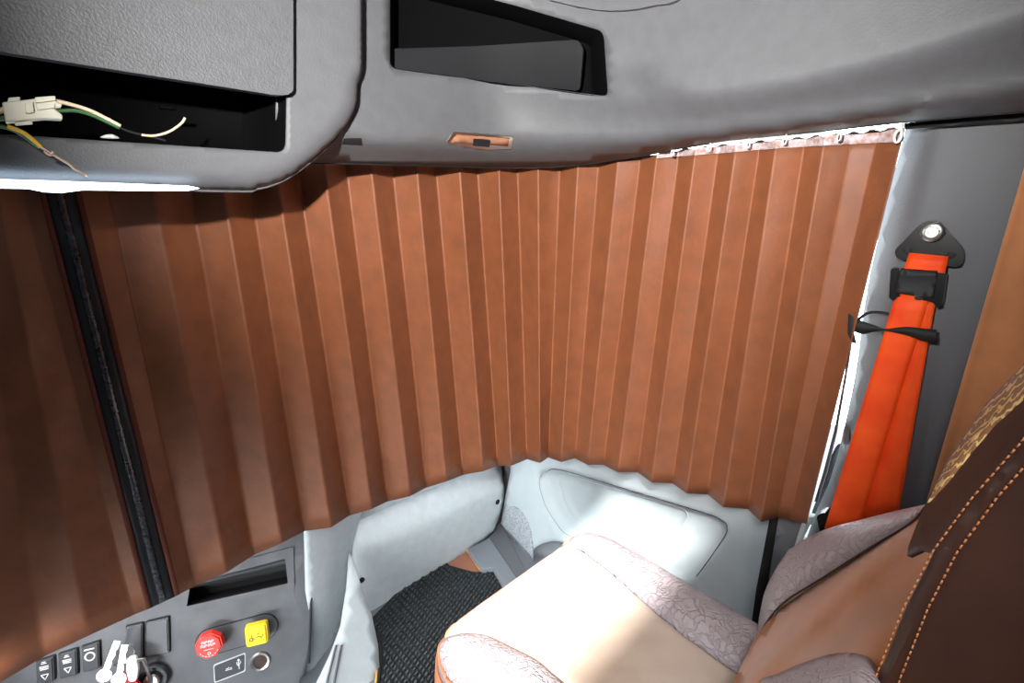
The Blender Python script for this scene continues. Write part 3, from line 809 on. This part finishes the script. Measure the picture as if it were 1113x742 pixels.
# ---------------------------------------------------------------- dashboard lower part
db = thing('dashboard', 'pale grey lower dashboard with rounded cheek and screwed kick panel below the curtain', 'dashboard', (.9, 1.45, 0))
YT = 1.44
kick = round_poly([(381, 601), (392, 578), (412, 567), (470, 543), (551, 505), (549, 545), (541, 580), (530, 592), (409, 678), (404, 672)], 5)
def kick_rel(x, y):
    # upper edge rolls back above the highlight crease
    yc = 606-(x-382)*.47
    d = yc-y
    o = .003*(math.sqrt(max(0, d+3)**2+9)-3) if d > -3 else 0 + .02*sstep(-10, -70, d)
    e = -sdf(kick, x, y); o += .008*(1-sstep(0, 5, e))
    return Vector((0, o, 0))
kp = pxsurf('kick_panel', kick, lambda x, y: onY(x, y, YT-.03), M['light'], db, step=5, thick=.015, relief=kick_rel, ang=60)
for x, y in ((394.5, 631), (541, 545)):
    O = onY(x, y, YT-.03)+kick_rel(x, y); U, V, N = Vector((1, 0, 0)), Vector((0, 0, 1)), Vector((0, -1, 0))
    s = 1.35 if x < 450 else 1.5
    ring_lathe('screw_recess', [(.015*s, -.002), (.015*s, .001), (.012*s, .0015), (.011*s, .0002), (0, .0002)], O, U, V, N, M['light'], kp)
    ring_lathe('screw', [(.0075*s, 0), (.008*s, .003), (.004*s, .0035), (.0035*s, .001), (0, .001)], O+Vector((-.002, 0, 0)), U, V, N, M['dark'], kp)
# dash body above/behind the kick panel
bodyo = [(372, 575), (395, 540), (450, 505), (560, 470), (575, 500), (556, 520), (548, 560), (535, 605), (420, 690), (385, 690)]
pxsurf('dash_lower_body', bodyo, lambda x, y: onY(x, y, YT+.04), M['light'], db, step=14, thick=.02)
# rounded cheek right of the control panel
ce = [(540, 402), (560, 392), (590, 384), (620, 380), (650, 377), (680, 371), (710, 360), (742, 345), (790, 318)]
cheek = [(332, 545)]+[(402, 540)]+[(b, a) for a, b in ce[1:]]+[(312, 790), (330, 742), (336, 680)]
def cheek_map(x, y):
    xr_ = interp(ce, y); t = max(0, min(1, (x-336)/max(8, xr_-336)))
    return onY(x, y, 1.348+.012*t+.06*t**3)
pxsurf('cheek', cheek, cheek_map, M['light'], db, step=6, thick=.02)
tun = [(380, 600), (404, 668), (411, 700), (413, 742), (412, 790), (300, 790), (345, 742), (360, 710), (371, 680), (378, 640)]
def tun_map(x, y):
    return on_plane(x, y, Vector((0, 1.18, 0)), Vector((0, -1, .55)))
pxsurf('tunnel_side', [(380, 600), (404, 668), (411, 700), (413, 742), (412, 790), (335, 790), (345, 742), (360, 710), (371, 680), (377, 640)], tun_map, M['light'], db, step=10, thick=.01)
for xa, xb in ((365, 343), (371, 352)):
    tube('rib', [tun_map(x, y)+Vector((-.0, -.003, 0)) for x, y in ((xa, 700), ((xa+xb)/2+2, 735), (xb+4, 780))], .0035, M['pillar'], db, 6)

# angled control panel
PO = onY(260, 690, 1.425)
PU = Vector((math.sin(math.radians(115)), math.cos(math.radians(115)), 0))
AW = Vector((math.sin(math.radians(25)), math.cos(math.radians(25)), 0)); tau = math.radians(18)
PV = Vector((0, 0, 1))*math.cos(tau)+AW*math.sin(tau)
PN = PU.cross(PV)
if PN.dot(CAM-PO) < 0: PN = -PN
def cp(x, y, e=0.0): return on_plane(x, y, PO+PN*e, PN)
cpf = lambda e: (lambda x, y: cp(x, y, e))
pan = thing('control_panel', 'dark grey dashboard control panel with storage slot, knobs, socket and switches below curtain', 'control panel', tuple(cp(260, 742)))
slot = round_poly([(203, 659), (313, 634), (310, 607), (207, 634)], 2)
po = [(-110, 700), (100, 610), (200, 575), (300, 548), (336, 538), (338, 600), (337, 690), (333, 731), (326, 737), (320, 800), (-110, 800)]
fa = pxsurf('fascia', po, cpf(0), M['dash'], pan, holes=[slot], thick=.01)
for p in fa.data.polygons: p.use_smooth = False
hl = [cp(x, y) for x, y in slot]
rows = [hl, [p-PN*.03 for p in hl], [p-PN*.06-PV*.0 for p in hl]]
bm = bmesh.new(); vs = [[bm.verts.new(p) for p in r] for r in rows]
for A, B in zip(vs, vs[1:]):
    for i in range(len(A)): bm.faces.new((A[i], A[(i+1) % len(A)], B[(i+1) % len(A)], B[i]))
bm.faces.new(vs[-1]); o = from_bm('slot_tray', bm, M['dark'], pan); sharp(o, 40)
pxsurf('slot_frame', round_poly([(193, 665), (320, 638), (319, 594), (193, 628)], 2), cpf(.005), M['dash'], pan, holes=[slot], thick=.006, bevel=.0015)
pxsurf('slot_lip', round_poly([(206, 640), (311, 613), (310, 606), (207, 634)], 1), cpf(-.02), M['dashdark'], pan, thick=.01)
# edge ridge right of fascia
tube('edge_ridge', [cp(x, y, .002) for x, y in ((337, 560), (338.5, 640), (336, 720))], .004, M['dashdark'], pan, 8)
# light-painted yellow arc trim
# knob plate
def loc(x, y): p = cp(x, y)-PO; return p.dot(PU), p.dot(PV)
def capsule(x0, y0, x1, y1, r):
    a = Vector(loc(x0, y0)); b = Vector(loc(x1, y1)); d = (b-a).normalized(); n = Vector((-d.y, d.x)); P = []
    for k in range(13): t = -PI/2+PI*k/12; P.append(b+d*r*math.cos(t)+n*r*math.sin(t))
    for k in range(13): t = PI/2+PI*k/12; P.append(a+d*r*math.cos(t)+n*r*math.sin(t))
    return [(p.x, p.y) for p in P]
frame_prism('knob_plate_rim', capsule(229, 697, 287, 681, .041), PO, PU, PV, PN, -.002, .002, M['rubber'], pan, .001)
frame_prism('knob_plate', capsule(229, 697, 287, 681, .038), PO, PU, PV, PN, 0, .004, M['dash'], pan, .001)
def ngon(cx, cy, r, n, rot): return [(cx+r*math.cos(rot+2*PI*k/n), cy+r*math.sin(rot+2*PI*k/n)) for k in range(n)]
ux, uy = loc(232, 692)
k1 = thing('octagonal_knob', 'red octagonal parking brake knob with white lettering on the control panel', 'knob', tuple(PO+PU*ux+PV*uy))
frame_prism('stem', ngon(ux, uy, .016, 20, 0), PO, PU, PV, PN, .003, .03, M['dashdark'], k1)
frame_prism('knob_head', ngon(ux, uy, .038, 8, PI/8+.15), PO, PU, PV, PN, .03, .052, M['red'], k1, .004, .94)
OO = PO+PU*ux+PV*uy+PN*.0525
def marks(segs, O, m, par, name='lettering', r=.0011, s=1.0):
    bm = bmesh.new()
    for a, b in segs: tube('', [O+PU*a[0]*s+PV*a[1]*s, O+PU*b[0]*s+PV*b[1]*s], r, None, None, 4, bm_only=bm)
    return from_bm(name, bm, m, par)
sg = []
for row, n_, wd in ((.010, 4, .034), (.0, 4, .040)):      # two short rows of block letters
    for i in range(n_):
        x = -wd/2+wd*(i+.1)/n_; w_ = wd/n_*.6; h = .007
        sg += [((x, row), (x, row+h)), ((x, row+h), (x+w_, row+h)), ((x+w_, row+h), (x+w_, row+(h if i % 2 else 0)*.5)), ((x, row+h/2), (x+w_, row+h/2))]
sg += [((-.012, -.008), (.012, -.008)), ((-.003, -.016), (.003, -.016)), ((-.003, -.016), (-.003, -.022)), ((.003, -.016), (.003, -.022)), ((-.003, -.022), (.003, -.022))]
marks(sg, OO, M['mark'], k1)
sg = [((.026*math.cos(a), .026*math.sin(a)-.002), (.026*math.cos(a+.2), .026*math.sin(a+.2)-.002)) for a in [PI*1.15+i*.33 for i in range(7)]]
marks(sg, OO, M['mark'], k1)
ux, uy = loc(282, 681)
k2 = thing('square_knob', 'yellow square brake knob with dark symbols on the control panel', 'knob', tuple(PO+PU*ux+PV*uy))
frame_prism('stem', ngon(ux, uy, .016, 20, 0), PO, PU, PV, PN, .003, .028, M['dashdark'], k2)
sq = round_poly([(ux+a, uy+b) for a, b in ((-.031, -.031), (.031, -.031), (.031, .031), (-.031, .031))], .010, 4)
frame_prism('knob_head', sq, PO, PU, PV, PN, .028, .052, M['yellow'], k2, .005, .95)
OO = PO+PU*ux+PV*uy+PN*.0525
sg = [((-.018, -.012), (-.010, -.012)), ((-.010, -.012), (-.010, -.004)), ((-.010, -.004), (-.018, -.004)), ((-.018, -.004), (-.018, -.012)), ((-.014, -.004), (-.012, .004)), ((-.010, -.008), (-.004, -.006)),
      ((.0, -.006), (.006, -.002)), ((.006, -.002), (.014, -.008)), ((.014, -.008), (.018, .0)), ((.002, .004), (.010, .006))]
marks(sg, OO, M['markdark'], k2, 'symbols')
# usb label plate and socket
lab = round_poly([loc(232, 722), loc(267, 708.5), loc(267, 729), loc(233, 742)], .006, 4)
frame_prism('port_cover_rim', lab, PO, PU, PV, PN, -.001, .002, M['light'], pan)
lab2 = round_poly([loc(233, 723), loc(266, 710), loc(266, 728), loc(234, 740.5)], .006, 4)
frame_prism('port_cover', lab2, PO, PU, PV, PN, 0, .003, M['dashdark'], pan, .001)
ux, uy = loc(250, 725); OO = PO+PU*ux+PV*uy+PN*.0035
marks([((-.012, -.004), (.006, -.004)), ((-.010, 0), (-.004, 0)), ((-.004, 0), (-.002, .003)), ((0, .0), (.006, .0))], OO, M['mark'], pan, 'port_symbol', .0013)
ux, uy = loc(260, 721); OO = PO+PU*ux+PV*uy+PN*.0035
marks([((0, -.014), (0, .012)), ((-.005, .002), (-.005, .008)), ((-.005, .002), (0, -.006)), ((.005, .004), (.005, .009)), ((.005, .004), (0, -.002)), ((-.003, .012), (.003, .012)), ((0, .016), (.003, .012)), ((0, .016), (-.003, .012))], OO, M['mark'], pan, 'port_symbol', .0012)
OO = cp(283, 718)
so = ring_lathe('power_socket', [(.028, -.002), (.028, .004), (.025, .007), (.021, .006), (.019, .002), (.019, -.03), (.0, -.03)], OO, PU, PV, PN, M['chrome'], pan)
ring_lathe('socket_bore', [(.0188, .001), (.0185, -.028), (.002, -.028), (0, -.02)], OO, PU, PV, PN, mat('bore_brown', (52, 30, 22), .4), so)
# switches
def switch(q, label, sym, name='rocker_switch', m='dash'):
    O = cp(q[0][0], q[0][1])
    t = thing(name, label, 'switch', tuple(O), None)
    q3 = [loc(*p) for p in q]; rp_ = round_poly(q3, .004, 3)
    frame_prism('switch_surround', rp_, PO, PU, PV, PN, .0, .003, M['rubber'], t)
    cx = sum(p[0] for p in q3)/4; cy = sum(p[1] for p in q3)/4
    rp2 = round_poly([(cx+(a-cx)*.9, cy+(b-cy)*.93) for a, b in q3], .004, 3)
    frame_prism('rocker', rp2, PO, PU, PV, PN, .0025, .011, M[m], t, .003)
    O2 = PO+PU*cx+PV*cy+PN*.0115
    if sym == 'tri':
        marks([((-.008, -.008), (.008, -.008)), ((-.008, -.008), (0, -.022)), ((.008, -.008), (0, -.022))], O2, M['mark'], t, 'triangle_symbol', .0013)
        marks([((-.010, .010), (.010, .010)), ((-.010, .014), (.010, .014)), ((-.006, .022), (.006, .022)), ((-.004, .026), (.004, .026)), ((-.009, .006), (.009, .006))], O2, M['mark'], t, 'lamp_symbol', .0013)
    if sym == 'ring':
        marks([((.011*math.cos(a), .011*math.sin(a)+.004), (.011*math.cos(a+.45), .011*math.sin(a+.45)+.004)) for a in [i*2*PI/14 for i in range(14)]]+[((-.012, .024), (.012, .024))], O2, M['mark'], t, 'ring_symbol', .0022)
    return t
switch([(40, 717), (61, 710), (62, 737), (41, 744)], 'black rocker switch with white triangle, leftmost beneath the curtain hem', 'tri', m='dashdark')
switch([(64, 709), (86, 702), (87, 731), (66, 737)], 'black rocker switch with white triangle, second from left beside the ring switch', 'tri', m='dashdark')
switch([(89, 701), (110, 694), (111, 724), (91, 730)], 'black rocker switch with white ring symbol, beside the keys', 'ring', m='dashdark')
switch([(137, 679), (157, 674.5), (157, 714), (137, 719)], 'blank grey switch cover, left of the pair above the keys', None, 'blank_switch', 'dash')
switch([(159, 674), (185, 668), (186, 708), (159, 714)], 'blank grey switch cover, right of the pair beside the red knob', None, 'blank_switch', 'dash')
# ignition lock and keys
ign = thing('ignition_lock', 'black ribbed ignition lock collar at the bottom left of the dashboard', 'ignition lock', tuple(cp(168, 732)))
OO = cp(168, 735)
ring_lathe('collar', [(.040, 0), (.040, .012), (.036, .018), (.028, .018), (.026, .010), (.012, .010), (0, .010)], OO, PU, PV, PN, M['dashdark'], ign, 36)
ring_lathe('lock_barrel', [(.020, .01), (.020, .024), (.016, .027), (0, .027)], OO, PU, PV, PN, M['chrome'], ign, 24)
ky = thing('bunch_of_keys', 'silver keys with bright red fob hanging from the ignition lock', 'keys', tuple(cp(150, 735)))
def key(x0, y0, x1, y1, w, e, bowr, m, nm):
    a = cp(x0, y0, e); b = cp(x1, y1, e+.004); d = (b-a).normalized(); n = d.cross(PN).normalized(); L = (b-a).length
    poly = [(0, -w), (L*.12, -w), (L*.2, -w*.6), (L*.3, -w), (L*.4, -w*.5), (L*.52, -w), (L*.6, -w*.7)]
    poly += [(L*.72+bowr*math.cos(t), bowr*math.sin(t)) for t in [-PI*.8+i*PI*1.6/12 for i in range(13)]]
    poly += [(L*.6, w), (0, w)]
    return frame_prism(nm, poly, a, d, n, PN, 0, .003, m, ky, .0006)
key(128, 696, 108, 748, .008, .05, .018, M['chrome'], 'key'); key(136, 700, 127, 752, .008, .056, .018, M['chrome'], 'key')
frame_prism('key_head', round_poly([loc(148, 702), loc(157, 700), loc(160, 712), loc(158, 726), loc(150, 727), loc(147, 715)], .008, 4), PO, PU, PV, PN, .05, .062, M['white'], ky, .002)
tube('key_ring', [cp(138, 708, .05)+PU*.017*math.cos(t)+PV*.022*math.sin(t)+PN*.006*math.sin(t) for t in [i*2*PI/24 for i in range(25)]], .0016, M['chrome'], ky, 6)
tube('key_shank', [cp(124, 722, .055), cp(140, 718, .055), cp(156, 716, .053), OO+PN*.025], .0055, M['chrome'], ky, 10)
frame_prism('red_fob', round_poly([loc(124, 748), loc(137, 722), loc(146, 722), loc(170, 742), loc(168, 765), loc(128, 770)], .012, 4), PO, PU, PV, PN, .036, .052, M['redkey'], ky, .005)

# ---------------------------------------------------------------- floor mat etc.
mt = [(403, 672), (407, 684), (413, 694), (414, 720), (408, 760), (412, 800), (700, 800), (600, 690), (552, 640), (534, 618), (518, 622), (500, 617), (489, 614), (478, 604), (440, 634)]
fm = thing('floor_mat', 'black woven rubber floor mat in the passenger footwell', 'floor mat', tuple(onZ(470, 690, 0)))
pxsurf('mat_base', mt, lambda x, y: onZ(x, y, .012), M['rubber'], fm, thick=.01, bevel=.002)
# woven nubs
bm = bmesh.new()
U = Vector((.83, .56, 0)).normalized(); U = Vector((0, 1, 0)); Vv = Vector((1, 0, 0))
for i in range(-40, 80):
    for j in range(-10, 100):
        c = Vector((.45+i*.0205, .42+j*.016+(i % 2)*.008, .0125))
        d = c-CAM; zc = d.dot(fwd)
        if zc < .1: continue
        px = 556.5+FPX*d.dot(rt)/zc; py = 371-FPX*d.dot(up)/zc
        if not (px < 640 and sdf(mt, px, py) < -3.2): continue
        s = .0070; hh = .006
        vs_ = [bm.verts.new(c+Vector((a*s*1.05, b*s*.62+a*s*.35, 0))) for a, b in ((-1, -1), (1, -1), (1, 1), (-1, 1))]
        tp = [bm.verts.new(c+Vector((a*s*.7, b*s*.35+a*s*.3, hh))) for a, b in ((-1, -1), (1, -1), (1, 1), (-1, 1))]
        bm.faces.new(tp)
        for k in range(4): bm.faces.new((vs_[k], vs_[(k+1) % 4], tp[(k+1) % 4], tp[k]))
wv = from_bm('woven_surface', bm, M['mat'], fm, smooth=False)
tube('edge_binding', [onZ(x, y, .014) for x, y in smooth_poly([(404, 681), (411, 692), (413.5, 715), (409, 760)], 6, False)], .006, M['rubber'], fm, 8)
tube('orange_edging', [onZ(x, y, .012) for x, y in smooth_poly([(402, 681), (408, 693), (411, 715), (408, 748)], 6, False)], .0045, M['cord'], fm, 8)
tag(pxsurf('floor_patch', [(488, 616), (478, 606), (514, 590), (522, 620), (512, 621)], lambda x, y: onZ(x, y, .006), M['rust'], None, thick=.004),
    'bare brownish floor patch at the mat corner under the kick panel', 'floor patch')
tag(tube('floor_edging', [onZ(x, y, .012) for x, y in smooth_poly([(504, 590), (510, 601), (517, 611), (523, 620)], 5, False)], .006, M['cord'], None, 8),
    'yellow-orange floor edging strip beside the brown floor patch', 'edging')
struct(pxsurf('trim_7', [(508, 596), (532, 584), (570, 640), (556, 652), (536, 616), (524, 618)], lambda x, y: onZ(x, y, .035), M['floor'], None, thick=.03, bevel=.004))
struct(pxsurf('trim_8', [(532, 584), (545, 568), (584, 644), (570, 640)], lambda x, y: onZ(x, y, .03), M['pillar'], None, thick=.03, bevel=.003))
# ---------------------------------------------------------------- light
def area(name, loc, target, sx, sy, power, col=(1, 1, 1), spread=180):
    l = bpy.data.lights.new(name, 'AREA'); l.shape = 'RECTANGLE'; l.size = sx; l.size_y = sy; l.energy = power; l.color = col; l.spread = math.radians(spread)
    o = bpy.data.objects.new(name, l); COL.objects.link(o); o.location = loc
    o.rotation_euler = (Vector(target)-Vector(loc)).to_track_quat('-Z', 'Y').to_euler(); return o
fl = CAM+rt*(-.17)+Vector((0, 0, .16))+fh*.02
sp = bpy.data.lights.new('camera_flash', 'SPOT'); sp.energy = 175; sp.spot_size = math.radians(97); sp.spot_blend = 1.0; sp.shadow_soft_size = .012; sp.color = (1, .97, .94)
so_ = bpy.data.objects.new('camera_flash', sp); COL.objects.link(so_); so_.location = fl
so_.rotation_euler = (sel(600, 135, 1.16, 1.23)-fl).to_track_quat('-Z', 'Y').to_euler()
# daylight at windscreen and passenger window, then three added fill lamps
area('windscreen_daylight', (0, 1.74, 1.2), (0, 1.2, .9), 2.2, 1.1, 50, (.93, .97, 1))
area('side_window_daylight', (1.75, .75, 1.25), (1.0, .75, .9), 1.6, 1.3, 70, (.93, .97, 1))
area('driver_side_fill', (-.95, .35, .30), (1.0, 1.15, .08), 1.2, .3, 8, (.92, .97, 1), 65)  # added low fill from the driver side for footwell, door and kick panel
area('dash_fill', (-.36, 1.405, .56), (.02, 1.50, .22), .4, .10, 2.5, (.95, .98, 1), 130)  # added fill lamp hung behind the curtain to brighten the control panel
area('roof_opening_fill', (-.35, -.18, 2.09), (1.05, .95, .1), .7, .34, 5, (.93, .97, 1), 55)  # added fill lamp under the roof opening, aimed at seat and door
sun = bpy.data.lights.new('sun', 'SUN'); sun.energy = 15; sun.angle = math.radians(2.5); sun.color = (1, .99, .98)
su = bpy.data.objects.new('sun', sun); COL.objects.link(su)
el = math.radians(46); azs = math.radians(57)
su.rotation_euler = Vector((math.sin(azs)*math.cos(el), math.cos(azs)*math.cos(el), -math.sin(el))).to_track_quat('-Z', 'Y').to_euler()
w = bpy.data.worlds.new('sky'); sc.world = w; w.use_nodes = True
w.node_tree.nodes['Background'].inputs[0].default_value = (.86, .93, 1, 1); w.node_tree.nodes['Background'].inputs[1].default_value = 1.6
sc.view_settings.view_transform = 'Standard'; sc.view_settings.look = 'None'; sc.view_settings.gamma = 1; sc.view_settings.use_curve_mapping = False
sc.view_settings.exposure = 0.0
